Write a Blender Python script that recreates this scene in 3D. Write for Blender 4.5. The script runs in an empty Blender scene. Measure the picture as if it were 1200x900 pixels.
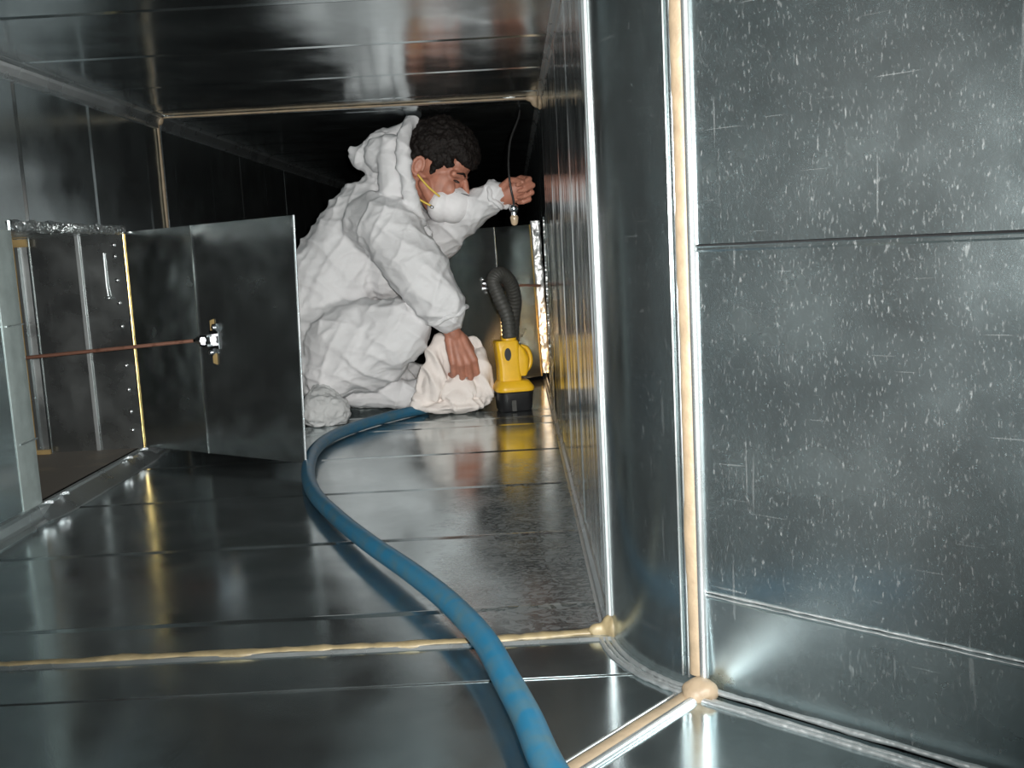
import bpy, bmesh, math, random
import numpy as np
from mathutils import Vector, Matrix, noise

random.seed(7)
S = bpy.context.scene
COL = S.collection
V3 = lambda *a: np.array(a, float)

# ------------------------------------------------------------------ camera
CAM_H = 0.52
YAW, PITCH, ROLL, FOC = -0.00745, 0.1343, -0.05275, 1204.1
_f = V3(math.sin(YAW) * math.cos(PITCH), math.cos(YAW) * math.cos(PITCH), -math.sin(PITCH))
_r0 = V3(math.cos(YAW), -math.sin(YAW), 0)
_u0 = np.cross(_r0, _f)
_r = math.cos(ROLL) * _r0 + math.sin(ROLL) * _u0
_u = -math.sin(ROLL) * _r0 + math.cos(ROLL) * _u0
CAMP = V3(0, 0, CAM_H)
cd = bpy.data.cameras.new('camera')
cd.sensor_width = 36.0
cd.lens = FOC / 1200 * 36
cd.clip_start = 0.02
cam = bpy.data.objects.new('camera', cd)
M = Matrix.Identity(4)
for i in range(3):
    M[i][0], M[i][1], M[i][2], M[i][3] = _r[i], _u[i], -_f[i], CAMP[i]
cam.matrix_world = M
COL.objects.link(cam)
S.camera = cam

# ------------------------------------------------------------------ world, flash, exposure
w = bpy.data.worlds.new('world')
w.use_nodes = True
w.node_tree.nodes['Background'].inputs[0].default_value = (0.5, 0.55, 0.6, 1)
w.node_tree.nodes['Background'].inputs[1].default_value = 0.003
S.world = w
S.view_settings.view_transform = 'Standard'
S.view_settings.look = 'None'
S.view_settings.gamma = 1
S.view_settings.exposure = 0.0


def spot(name, pos, direction, watts, size, blend, radius, color):
    l = bpy.data.lights.new(name, 'SPOT')
    l.energy = watts
    l.spot_size = size
    l.spot_blend = blend
    l.shadow_soft_size = radius
    l.color = color
    o = bpy.data.objects.new(name, l)
    o.location = pos
    o.rotation_euler = Vector(direction).to_track_quat('-Z', 'Y').to_euler()
    COL.objects.link(o)
    return o


# the flash of the compact camera, just right of and above its lens, with the soft edged beam of a flash
spot('camera_flash', CAMP + _r * 0.045 + _u * 0.03, _f + 0.04 * _u - 0.06 * _r, 275, math.radians(76), 1.0, 0.012, (1.0, 0.97, 0.93))


def ray(px, py):
    return _f + _r * (px - 600) / FOC - _u * (py - 450) / FOC


def at(px, py, Y):
    d = ray(px, py)
    return CAMP + d * (Y / d[1])


def onfloor(px, py, z=0.0):
    d = ray(px, py)
    return CAMP + d * ((z - CAM_H) / d[2])


# ------------------------------------------------------------------ materials
def mat(name):
    m = bpy.data.materials.new(name)
    m.use_nodes = True
    nt = m.node_tree
    return m, nt, nt.nodes['Principled BSDF']


def N(nt, kind, **kw):
    n = nt.nodes.new(kind)
    for k, v in kw.items():
        if k in n.inputs:
            n.inputs[k].default_value = v
        else:
            setattr(n, k, v)
    return n


def ramp(nt, src, stops):
    r = nt.nodes.new('ShaderNodeValToRGB')
    e = r.color_ramp.elements
    e[0].position, e[0].color = stops[0]
    e[1].position, e[1].color = stops[-1]
    for p, c in stops[1:-1]:
        x = e.new(p)
        x.color = c
    nt.links.new(src, r.inputs[0])
    return r


def g(v):
    return (v, v, v, 1)


def mapped(nt, scale=(1, 1, 1), rot=(0, 0, 0)):
    t = N(nt, 'ShaderNodeTexCoord')
    mp = N(nt, 'ShaderNodeMapping')
    mp.inputs['Scale'].default_value = scale
    mp.inputs['Rotation'].default_value = rot
    nt.links.new(t.outputs['Object'], mp.inputs[0])
    return mp.outputs[0]


def galvanised(name, base=(0.49, 0.565, 0.58), rough=(0.12, 0.26), scratch=0.0, wave=0.25, dust=0.06, wavescale=4.0,
               stretch=(1, 1, 1), residue=False):
    """zinc coated sheet: mirror-like metal with spangle, handling scuffs and a thin film of white dust"""
    m, nt, b = mat(name)
    L = nt.links.new
    co = mapped(nt)
    sp = N(nt, 'ShaderNodeTexVoronoi', Scale=55.0)
    L(co, sp.inputs['Vector'])
    n1 = N(nt, 'ShaderNodeTexNoise', Scale=9.0, Detail=6.0)
    L(co, n1.inputs['Vector'])
    cr = ramp(nt, sp.outputs['Color'], [(0, (base[0] * .92, base[1] * .92, base[2] * .92, 1)), (1, (*base, 1))])
    L(cr.outputs[0], b.inputs['Base Color'])
    b.inputs['Metallic'].default_value = 1
    rr = ramp(nt, n1.outputs['Fac'], [(0.3, g(rough[0])), (0.75, g(rough[1]))])
    L(rr.outputs[0], b.inputs['Roughness'])
    # large slow oil-canning of thin sheet + fine grain
    n2 = N(nt, 'ShaderNodeTexNoise', Scale=wavescale, Detail=1.0)
    L(mapped(nt, stretch), n2.inputs['Vector'])
    b1 = N(nt, 'ShaderNodeBump', Strength=wave, Distance=0.02)
    L(n2.outputs['Fac'], b1.inputs['Height'])
    n3 = N(nt, 'ShaderNodeTexNoise', Scale=420.0, Detail=2.0)
    L(co, n3.inputs['Vector'])
    b2 = N(nt, 'ShaderNodeBump', Strength=0.06, Distance=0.001)
    L(n3.outputs['Fac'], b2.inputs['Height'])
    L(b1.outputs[0], b2.inputs['Normal'])
    L(b2.outputs[0], b.inputs['Normal'])
    # second, dull lobe: dust and zinc bloom scatter light
    d = N(nt, 'ShaderNodeBsdfPrincipled')
    d.inputs['Base Color'].default_value = (0.44, 0.475, 0.48, 1)
    d.inputs['Metallic'].default_value = 0.75
    d.inputs['Roughness'].default_value = 0.62
    L(b2.outputs[0], d.inputs['Normal'])
    mx = N(nt, 'ShaderNodeMixShader')
    nd = N(nt, 'ShaderNodeTexNoise', Scale=3.2, Detail=8.0, Roughness=0.65)
    L(co, nd.inputs['Vector'])
    dr = ramp(nt, nd.outputs['Fac'], [(0.25, g(dust * .55)), (0.8, g(dust * 1.7))])
    fac = dr.outputs[0]
    if residue:
        # dried cracked film left by wiping along the foot of the right wall
        xyz = N(nt, 'ShaderNodeSeparateXYZ')
        L(co, xyz.inputs[0])
        mk = None
        for ax, a0, a1 in (('X', -.26, .03), ('Y', 2.75, 2.1), ('Y', 1.30, 1.38)):
            mr = N(nt, 'ShaderNodeMapRange')
            mr.inputs['From Min'].default_value, mr.inputs['From Max'].default_value = a0, a1
            L(xyz.outputs[ax], mr.inputs['Value'])
            if mk is None:
                mk = mr.outputs[0]
            else:
                mm = N(nt, 'ShaderNodeMath', operation='MULTIPLY')
                L(mk, mm.inputs[0])
                L(mr.outputs[0], mm.inputs[1])
                mk = mm.outputs[0]
        nz = N(nt, 'ShaderNodeTexNoise', Scale=13.0, Detail=9.0, Roughness=.72, Distortion=.6)
        L(co, nz.inputs['Vector'])
        ve = N(nt, 'ShaderNodeTexNoise', Scale=34.0, Detail=4.0, Roughness=.6, Distortion=1.5)
        L(mapped(nt, (1, 1.6, 1)), ve.inputs['Vector'])
        vr = ramp(nt, ve.outputs['Fac'], [(.44, g(1)), (.49, g(.1)), (.53, g(.1)), (.57, g(1))])
        sm = N(nt, 'ShaderNodeMath', operation='ADD')
        L(mk, sm.inputs[0])
        L(nz.outputs['Fac'], sm.inputs[1])
        st = ramp(nt, sm.outputs[0], [(.0, g(0)), (.84, g(0)), (1.0, g(.30))])
        pr = N(nt, 'ShaderNodeMath', operation='MULTIPLY')
        L(st.outputs[0], pr.inputs[0])
        L(vr.outputs[0], pr.inputs[1])
        ad = N(nt, 'ShaderNodeMath', operation='ADD', use_clamp=True)
        L(fac, ad.inputs[0])
        L(pr.outputs[0], ad.inputs[1])
        fac = ad.outputs[0]
    if scratch > 0:
        # upright flecks, and long thin scratches running several ways
        for (sc, rot, lo, hi, amt) in (((260, 260, 90), (0, 0, 0), .66, .76, .30), ((60, 60, 5), (0.0, 0.45, 0), .712, .73, .16),
                                       ((110, 110, 3.5), (0.3, -.55, 0), .722, .74, .16), ((7, 7, 330), (0, 0.03, 0), .715, .74, .2),
                                       ((420, 420, 150), (0, 0, 0), .60, .74, .18), ((140, 140, 45), (0, 0, 0), .71, .77, .22)):
            q = N(nt, 'ShaderNodeTexNoise', Scale=1.0, Detail=2.0)
            L(mapped(nt, sc, rot), q.inputs['Vector'])
            qr = ramp(nt, q.outputs['Fac'], [(lo, g(0)), (hi, g(amt * scratch))])
            a = N(nt, 'ShaderNodeMath', operation='ADD', use_clamp=True)
            L(fac, a.inputs[0])
            L(qr.outputs[0], a.inputs[1])
            fac = a.outputs[0]
    L(fac, mx.inputs[0])
    L(b.outputs[0], mx.inputs[1])
    L(d.outputs[0], mx.inputs[2])
    L(mx.outputs[0], nt.nodes['Material Output'].inputs['Surface'])
    return m


def simple(name, color, rough=0.5, metal=0.0, var=0.12, scale=30.0, bump=0.0, bscale=80.0, bdist=0.004, spec=0.5):
    m, nt, b = mat(name)
    L = nt.links.new
    n = N(nt, 'ShaderNodeTexNoise', Scale=scale, Detail=5.0)
    L(mapped(nt), n.inputs['Vector'])
    lo = tuple(max(0, c * (1 - var)) for c in color) + (1,)
    hi = tuple(min(1, c * (1 + var)) for c in color) + (1,)
    r = ramp(nt, n.outputs['Fac'], [(0.3, lo), (0.7, hi)])
    L(r.outputs[0], b.inputs['Base Color'])
    b.inputs['Roughness'].default_value = rough
    b.inputs['Metallic'].default_value = metal
    b.inputs['Specular IOR Level'].default_value = spec
    if bump:
        n2 = N(nt, 'ShaderNodeTexNoise', Scale=bscale, Detail=4.0)
        L(mapped(nt), n2.inputs['Vector'])
        bp = N(nt, 'ShaderNodeBump', Strength=bump, Distance=bdist)
        L(n2.outputs['Fac'], bp.inputs['Height'])
        L(bp.outputs[0], b.inputs['Normal'])
    return m


def stained(name, color, stain, lo=0.55, hi=0.7, scale=14.0, rough=0.5, metal=0.0, stretch=(1, 1, 1)):
    m, nt, b = mat(name)
    L = nt.links.new
    n = N(nt, 'ShaderNodeTexNoise', Scale=scale, Detail=6.0)
    L(mapped(nt, stretch), n.inputs['Vector'])
    r = ramp(nt, n.outputs['Fac'], [(lo, (*color, 1)), (hi, (*stain, 1))])
    L(r.outputs[0], b.inputs['Base Color'])
    b.inputs['Roughness'].default_value = rough
    b.inputs['Metallic'].default_value = metal
    return m


MT = {}
MT['floor'] = galvanised('galvanised floor sheet', rough=(.10, .24), wave=.10, dust=.05, wavescale=3.0, residue=True)
MT['wall'] = galvanised('galvanised wall sheet', rough=(.12, .26), wave=.16, dust=.07)
MT['side'] = galvanised('galvanised side sheet', rough=(.09, .2), wave=.5, dust=.05, wavescale=5.0, stretch=(1, 2.2, .12))
MT['ceiling'] = galvanised('galvanised ceiling sheet', rough=(.10, .22), wave=.2, dust=.04)
MT['near'] = galvanised('scuffed galvanised sheet', base=(.42, .51, .53), rough=(.19, .31), wave=.05, dust=.05, scratch=.95)
MT['near_low'] = galvanised('scuffed lower sheet', base=(.42, .51, .53), rough=(.25, .36), wave=.05, dust=.06, scratch=.9)
MT['jamb'] = simple('pale foil jamb tape', (.40, .46, .45), .42, .45, var=.12)
MT['throat'] = galvanised('galvanised curved sheet', base=(.44, .51, .52), rough=(.15, .28), wave=.10, dust=.04, scratch=.4)
MT['blade'] = galvanised('galvanised damper sheet', base=(.42, .46, .46), rough=(.16, .30), wave=.22, dust=.05, wavescale=10.0, scratch=.12)
MT['branch'] = galvanised('galvanised branch sheet', base=(.40, .43, .43), rough=(.2, .4), wave=.3, dust=.06, scratch=.3)
MT['flange'] = galvanised('bright flange steel', base=(.80, .82, .84), rough=(.2, .36), wave=.1, dust=.3)
MT['ridge'] = galvanised('crimped lock seam steel', base=(.55, .59, .60), rough=(.22, .38), wave=.05, dust=.16)
MT['tape'] = galvanised('crinkled foil tape', base=(.72, .74, .74), rough=(.22, .4), wave=1.0, dust=.2, wavescale=60.0)
MT['foil'] = galvanised('dull foil tape', base=(.7, .72, .72), rough=(.3, .45), wave=.3, dust=.5, wavescale=40.0)
MT['edge'] = galvanised('worn bright flange steel', base=(.8, .82, .84), rough=(.3, .42), wave=.05, dust=.5)
MT['chalk'] = galvanised('scraped chalky seam', base=(.7, .72, .73), rough=(.3, .46), wave=.12, dust=.40, wavescale=90.0, scratch=1.0)
MT['black'] = simple('black backing and unlit end', (.012, .013, .014), .9, 0, spec=.1)
MT['sealant'] = simple('beige duct sealant', (.24, .185, .122), .55, var=.15, scale=40, bump=.5, bscale=60)
MT['sealant_yellow'] = simple('yellowed duct sealant', (.18, .145, .08), .5, var=.25, scale=40, bump=.5, bscale=60)
MT['brass'] = simple('brass hinge', (.85, .62, .25), .35, 1.0)
MT['rust'] = stained('rusty steel rod', (.23, .11, .075), (.12, .05, .03), rough=.6, metal=.35, scale=60)
MT['chrome'] = simple('zinc plated hardware', (.8, .82, .85), .18, 1.0, var=.05)
MT['tan'] = simple('tan tape patch', (.34, .24, .10), .6, var=.25)
MT['brownfloor'] = stained('dusty branch floor', (.16, .14, .12), (.24, .2, .15), scale=9, rough=.55, metal=.3)
MT['rivet'] = simple('zinc rivet', (.6, .62, .63), .3, 1.0)


# ------------------------------------------------------------------ mesh helpers
def link(name, me, m=None, parent=None, smooth=False):
    o = bpy.data.objects.new(name, me)
    COL.objects.link(o)
    if m is not None:
        me.materials.append(m)
    if parent is not None:
        o.parent = parent
    if smooth:
        for p in me.polygons:
            p.use_smooth = True
    return o


def smooth_by_angle(o, ang=40):
    me = o.data
    for p in me.polygons:
        p.use_smooth = True
    bm = bmesh.new()
    bm.from_mesh(me)
    for e in bm.edges:
        if len(e.link_faces) == 2 and e.calc_face_angle(0) > math.radians(ang):
            e.smooth = False
    bm.to_mesh(me)
    bm.free()


def info(o, label, cat=None, kind=None, group=None):
    o['label'] = label
    if cat:
        o['category'] = cat
    if kind:
        o['kind'] = kind
    if group:
        o['group'] = group
    return o


def empty(name, loc):
    o = bpy.data.objects.new(name, None)
    o.empty_display_size = 0.05
    o.location = loc
    COL.objects.link(o)
    return o


def adopt(child, parent):
    """parent without moving the child (parents here are only translated)"""
    child.parent = parent
    child.matrix_parent_inverse = Matrix.Translation(parent_world(parent)).inverted()


def parent_world(o):
    v = Vector(o.location)
    return v


class MB:
    def __init__(self):
        self.v, self.f = [], []

    def add(self, vs, fs):
        o = len(self.v)
        self.v += [tuple(map(float, p)) for p in vs]
        self.f += [tuple(i + o for i in t) for t in fs]

    def box(self, lo, hi):
        x0, y0, z0 = lo
        x1, y1, z1 = hi
        self.obox((lo), V3(x1 - x0, 0, 0), V3(0, y1 - y0, 0), V3(0, 0, z1 - z0))

    def obox(self, o, a, b, c):
        o, a, b, c = (np.array(t, float) for t in (o, a, b, c))
        vs = [o, o + a, o + a + b, o + b, o + c, o + a + c, o + a + b + c, o + b + c]
        fs = [(0, 3, 2, 1), (4, 5, 6, 7), (0, 1, 5, 4), (1, 2, 6, 5), (2, 3, 7, 6), (3, 0, 4, 7)]
        if np.dot(np.cross(a, b), c) < 0:
            fs = [t[::-1] for t in fs]
        self.add(vs, fs)

    def extrude(self, prof, o, a, n, b):
        """2-D profile (s along a, t along n) swept along vector b"""
        o, a, n, b = (np.array(t, float) for t in (o, a, n, b))
        k = len(prof)
        vs = [o + a * s + n * t for s, t in prof] + [o + a * s + n * t + b for s, t in prof]
        fs = [(i, (i + 1) % k, k + (i + 1) % k, k + i) for i in range(k)]
        fs += [tuple(range(k))[::-1], tuple(range(k, 2 * k))]
        self.add(vs, fs)

    def tube(self, pts, rad, seg=10, cap=True):
        pts = [np.array(p, float) for p in pts]
        if not hasattr(rad, '__len__'):
            rad = [rad] * len(pts)
        n0 = None
        rings = []
        for i, p in enumerate(pts):
            t = pts[min(i + 1, len(pts) - 1)] - pts[max(i - 1, 0)]
            t = t / (np.linalg.norm(t) + 1e-12)
            if n0 is None:
                n0 = np.cross(t, V3(0, 0, 1))
                if np.linalg.norm(n0) < .1:
                    n0 = np.cross(t, V3(1, 0, 0))
            n0 = n0 - t * np.dot(n0, t)
            n0 /= np.linalg.norm(n0)
            bt = np.cross(t, n0)
            rings.append([p + rad[i] * (math.cos(a) * n0 + math.sin(a) * bt) for a in np.linspace(0, 2 * math.pi, seg, endpoint=False)])
        vs = [q for r_ in rings for q in r_]
        fs = []
        for i in range(len(pts) - 1):
            for j in range(seg):
                fs.append((i * seg + j, i * seg + (j + 1) % seg, (i + 1) * seg + (j + 1) % seg, (i + 1) * seg + j))
        if cap:
            fs.append(tuple(range(seg))[::-1])
            fs.append(tuple(range((len(pts) - 1) * seg, len(pts) * seg)))
        self.add(vs, fs)

    def capsule(self, p, q, r0, r1=None, seg=14, hemi=5):
        p, q = np.array(p, float), np.array(q, float)
        r1 = r0 if r1 is None else r1
        d = q - p
        Ln = np.linalg.norm(d)
        d = d / Ln if Ln > 1e-9 else V3(0, 0, 1)
        pts, rad = [], []
        for i in range(hemi + 1):
            a = math.pi / 2 * (i / hemi)
            pts.append(p - d * r0 * math.cos(a))
            rad.append(max(1e-4, r0 * math.sin(a)))
        for i in range(hemi + 1):
            a = math.pi / 2 * (i / hemi)
            pts.append(q + d * r1 * math.sin(a) + d * 1e-6)
            rad.append(max(1e-4, r1 * math.cos(a)))
        self.tube(pts, rad, seg)

    def ellipsoid(self, c, axes, seg=20, rings=12):
        c = np.array(c, float)
        A = [np.array(a, float) for a in axes]
        vs, fs = [c + A[2]], []
        for i in range(1, rings):
            t = math.pi * i / rings
            for j in range(seg):
                p = 2 * math.pi * j / seg
                vs.append(c + A[2] * math.cos(t) + math.sin(t) * (math.cos(p) * A[0] + math.sin(p) * A[1]))
        vs.append(c - A[2])
        for j in range(seg):
            fs.append((0, 1 + j, 1 + (j + 1) % seg))
        for i in range(rings - 2):
            for j in range(seg):
                a = 1 + i * seg
                fs.append((a + j, a + seg + j, a + seg + (j + 1) % seg, a + (j + 1) % seg))
        a = 1 + (rings - 2) * seg
        for j in range(seg):
            fs.append((a + j, len(vs) - 1, a + (j + 1) % seg))
        if np.dot(np.cross(A[0], A[1]), A[2]) < 0:
            fs = [t[::-1] for t in fs]
        self.add(vs, fs)

    def ball(self, c, r, **k):
        self.ellipsoid(c, (V3(r, 0, 0), V3(0, r, 0), V3(0, 0, r)), **k)

    def mesh(self, name):
        me = bpy.data.meshes.new(name)
        me.from_pydata(self.v, [], self.f)
        me.validate()
        return me

    def build(self, name, m, parent=None, smooth=False, angle=None):
        o = link(name, self.mesh(name), m, parent, smooth)
        bm = bmesh.new()
        bm.from_mesh(o.data)
        bmesh.ops.recalc_face_normals(bm, faces=bm.faces)
        bm.to_mesh(o.data)
        bm.free()
        if angle:
            smooth_by_angle(o, angle)
        return o


def remeshed(mb, name, voxel, smooth_it=4, smooth_f=0.5):
    """one continuous skin over the shapes in mb"""
    me = mb.mesh('tmp')
    o = bpy.data.objects.new('tmp', me)
    COL.objects.link(o)
    md = o.modifiers.new('r', 'REMESH')
    md.mode = 'VOXEL'
    md.voxel_size = voxel
    md.adaptivity = 0
    s = o.modifiers.new('s', 'SMOOTH')
    s.factor = smooth_f
    s.iterations = smooth_it
    dg = bpy.context.evaluated_depsgraph_get()
    out = bpy.data.meshes.new_from_object(o.evaluated_get(dg))
    out.name = name
    bpy.data.objects.remove(o)
    bpy.data.meshes.remove(me)
    for p in out.polygons:
        p.use_smooth = True
    return out


def get_co(me):
    a = np.empty(len(me.vertices) * 3)
    me.vertices.foreach_get('co', a)
    return a.reshape(-1, 3)


def get_no(me):
    a = np.empty(len(me.vertices) * 3)
    me.vertices.foreach_get('normal', a)
    return a.reshape(-1, 3)


def set_co(me, a):
    me.vertices.foreach_set('co', a.reshape(-1))
    me.update()


def spline(pts, n=12):
    """Catmull-Rom through pts"""
    P = [np.array(p, float) for p in pts]
    P = [2 * P[0] - P[1]] + P + [2 * P[-1] - P[-2]]
    out = []
    for i in range(1, len(P) - 2):
        for k in range(n):
            t = k / n
            a, b, c, d = P[i - 1], P[i], P[i + 1], P[i + 2]
            out.append(.5 * (2 * b + (c - a) * t + (2 * a - 5 * b + 4 * c - d) * t * t + (3 * b - a - 3 * c + d) * t ** 3))
    out.append(P[-2])
    return out


# ------------------------------------------------------------------ the duct
XL, XR, ZC = -1.02, 0.106, 0.945
ANG = 0.8249                       # the elbow turns 47 degrees
CC = V3(0.354, 1.31, 0)            # its centre
R_IN, R_OUT = 0.248, 1.374
FL1, FL2 = 1.31, 3.09              # flange joints of the straight section
YEND = 14.0
WD = V3(math.sin(ANG), -math.cos(ANG), 0)      # along the near leg, away from the elbow
WN = V3(-math.cos(ANG), -math.sin(ANG), 0)     # from its right wall into the duct
ER = CC - R_IN * V3(math.cos(ANG), math.sin(ANG), 0)
EL = CC - R_OUT * V3(math.cos(ANG), math.sin(ANG), 0)
X_, Y_, Z_ = V3(1, 0, 0), V3(0, 1, 0), V3(0, 0, 1)
LEG2 = 3.0


def panel(o, a, La, b, Lb, n, m, parent, lip=0.0014, tilt=0.0, ch=0.012):
    """a sheet La x Lb whose far edge is folded into a small raised lip"""
    t = np.array(n, float)
    aa = np.array(a, float)
    aa = aa + t * tilt
    s1 = La - 0.0012
    prof = [(0.0012, 0), (s1 - 0.004 - ch, 0), (s1 - 0.004, lip), (s1 - 0.0012, lip * .8), (s1, 0), (s1, -.003), (0.0012, -.003)]
    mb = MB()
    mb.extrude(prof, o, aa, t, np.array(b, float) * Lb)
    return mb.build('panel', m, parent)


def tl():
    return random.uniform(-.0035, .0035)


SEAMS = [1.437, 1.82, 2.205, 2.588, 2.97]
SEAMS2 = [3.22 + .384 * i for i in range(16)]
YS = [FL1] + SEAMS + [FL2] + SEAMS2 + [YEND]

# floor: backing plate, then one sheet per seam
mb = MB()
mb.box((XL - .01, FL1 - .002, -.02), (XR + .01, YEND, -.006))
mb.extrude([(0, 0), (0, 1), (1, 1), (1, 0)], ER + V3(0, 0, -.02) - WD * .0, WD * LEG2, WN * 1.126, V3(0, 0, .012))
floor = mb.build('floor', MT['black'])
info(floor, 'shiny galvanised sheet metal floor of the duct under the worker and the blue hose', 'floor', 'structure')
for y0, y1 in zip(YS[:-1], YS[1:]):
    panel((XL, y0, 0), Y_, y1 - y0, X_, XR - XL, Z_, MT['floor'], floor, tilt=tl() * .5)


def arc(R, t0, t1, n=24):
    return [CC - R * V3(math.cos(t), math.sin(t), 0) for t in np.linspace(t0, t1, n)]


def plate(pts, z, th, m, parent, name='panel'):
    mb = MB()
    k = len(pts)
    vs = [V3(p[0], p[1], z) for p in pts] + [V3(p[0], p[1], z - th) for p in pts]
    mb.add(vs, [tuple(range(k)), tuple(range(k, 2 * k))[::-1]] + [(i, i + k, (i + 1) % k + k, (i + 1) % k) for i in range(k)])
    return mb.build(name, m, parent)


YM = 1.185
ti, to = math.asin((FL1 - YM) / R_IN), math.asin((FL1 - YM) / R_OUT)
strip_a = arc(R_IN, 0, ti) + arc(R_OUT, to, 0)
ti2, to2 = math.asin((FL1 - YM + .003) / R_IN), math.asin((FL1 - YM + .003) / R_OUT)
strip_b = arc(R_IN, ti2, ANG) + arc(R_OUT, ANG, to2)
plate(strip_a, 0, .004, MT['floor'], floor)
plate(strip_b, -.0015, .004, MT['floor'], floor)
plate([ER, ER + WD * LEG2, EL + WD * LEG2, EL], 0, .004, MT['floor'], floor)

# ceiling
mb = MB()
mb.box((XL - .01, FL1 - .002, ZC + .006), (XR + .01, YEND, ZC + .02))
ceiling = mb.build('ceiling', MT['black'])
info(ceiling, 'dark mirror-like galvanised ceiling of the duct above the worker', 'ceiling', 'structure')
for y0, y1 in zip(YS[:-1], YS[1:]):
    panel((XL, y0, ZC), Y_, y1 - y0, X_, XR - XL, -Z_, MT['ceiling'], ceiling, tilt=tl() * .6)
plate(strip_a + [], ZC + .004, .004, MT['ceiling'], ceiling)
plate(strip_b, ZC + .004, .004, MT['ceiling'], ceiling)
plate([ER, ER + WD * LEG2, EL + WD * LEG2, EL], ZC + .004, .004, MT['ceiling'], ceiling)

# left wall with the branch opening
OY0, OY1, OZ0, OZ1 = 2.112, 2.722, 0.03, 0.603
mb = MB()
mb.box((XL - .02, FL1, 0), (XL - .006, OY0 - .004, ZC))
mb.box((XL - .02, OY1 + .016, 0), (XL - .006, YEND, ZC))
mb.box((XL - .02, OY0, OZ1), (XL - .006, OY1, ZC))
mb.box((XL - .02, OY0, 0), (XL - .006, OY1, OZ0))
wall_left = mb.build('wall_left', MT['black'])
info(wall_left, 'left galvanised duct wall with the branch opening cut in it', 'wall', 'structure')
for y0, y1 in zip(YS[:-1], YS[1:]):
    a, b = max(y0, OY0), min(y1, OY1)
    tt = tl()
    if a < b:
        panel((XL, y0, OZ1), Y_, y1 - y0, Z_, ZC - OZ1, X_, MT['wall'], wall_left, tilt=tt)
        if y0 < OY0:
            panel((XL, y0, 0), Y_, OY0 - y0, Z_, OZ1 - .0005, X_, MT['wall'], wall_left, lip=0)
        if y1 > OY1:
            panel((XL, OY1, 0), Y_, y1 - OY1, Z_, OZ1 - .0005, X_, MT['wall'], wall_left)
        panel((XL, a, 0), Y_, b - a, Z_, OZ0, X_, MT['wall'], wall_left, lip=0)
    else:
        panel((XL, y0, 0), Y_, y1 - y0, Z_, ZC, X_, MT['wall'], wall_left, tilt=tt)

# right wall with its opening
RY0, RY1, RZ0, RZ1 = 3.40, 4.0, 0.02, 0.605
mb = MB()
mb.box((XR + .006, FL1, 0), (XR + .02, RY0, ZC))
mb.box((XR + .006, RY1, 0), (XR + .02, YEND, ZC))
mb.box((XR + .006, RY0, RZ1), (XR + .02, RY1, ZC))
mb.box((XR + .006, RY0, 0), (XR + .02, RY1, RZ0))
wall_right = mb.build('wall_right', MT['black'])
info(wall_right, 'right duct wall of rippled shiny sheets reflecting the yellow light', 'wall', 'structure')
for y0, y1 in zip(YS[:-1], YS[1:]):
    a, b = max(y0, RY0), min(y1, RY1)
    tt = tl()
    if a < b:
        panel((XR, y0, RZ1), Y_, y1 - y0, Z_, ZC - RZ1, -X_, MT['side'], wall_right)
        if y0 < RY0:
            panel((XR, y0, 0), Y_, RY0 - y0, Z_, RZ1 - .0005, -X_, MT['side'], wall_right, lip=0)
        if y1 > RY1:
            panel((XR, RY1, 0), Y_, y1 - RY1, Z_, RZ1 - .0005, -X_, MT['side'], wall_right)
    else:
        panel((XR, y0, 0), Y_, y1 - y0, Z_, ZC, -X_, MT['side'], wall_right, tilt=tt * .3)

# end of the run: sheet painted matte black to stand for unlit depth
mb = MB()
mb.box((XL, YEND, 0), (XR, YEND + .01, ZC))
info(mb.build('wall_back', MT['black']), 'far end of the duct, painted black as unlit depth', 'wall', 'structure')

# elbow: throat (inside of the bend) and heel (outside of the bend, behind the left edge of view)


def curved(R, sign, name, m, t0=0.0, t1=ANG, n=40, z0=0.0, z1=ZC):
    mb = MB()
    A = arc(R, t0, t1, n)
    B = arc(R + sign * .004, t0, t1, n)
    vs = [V3(p[0], p[1], z0) for p in A] + [V3(p[0], p[1], z1) for p in A] + [V3(p[0], p[1], z0) for p in B] + [V3(p[0], p[1], z1) for p in B]
    fs = []
    for i in range(n - 1):
        fs += [(i, i + 1, n + i + 1, n + i), (2 * n + i, 3 * n + i, 3 * n + i + 1, 2 * n + i + 1),
               (n + i, n + i + 1, 3 * n + i + 1, 3 * n + i), (i, 2 * n + i, 2 * n + i + 1, i + 1)]
    fs += [(0, n, 3 * n, 2 * n), (n - 1, 3 * n - 1, 4 * n - 1, 2 * n - 1)]
    mb.add(vs, fs)
    return mb.build(name, m, angle=40)


throat = curved(R_IN, -1, 'wall_throat', MT['throat'])
info(throat, 'narrow curved sheet at the inside of the duct bend, between the two bright upright flanges', 'wall', 'structure')
heel = curved(R_OUT, 1, 'wall_heel', MT['wall'])
info(heel, 'curved outer sheet of the duct bend, left of the view', 'wall', 'structure')

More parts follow.
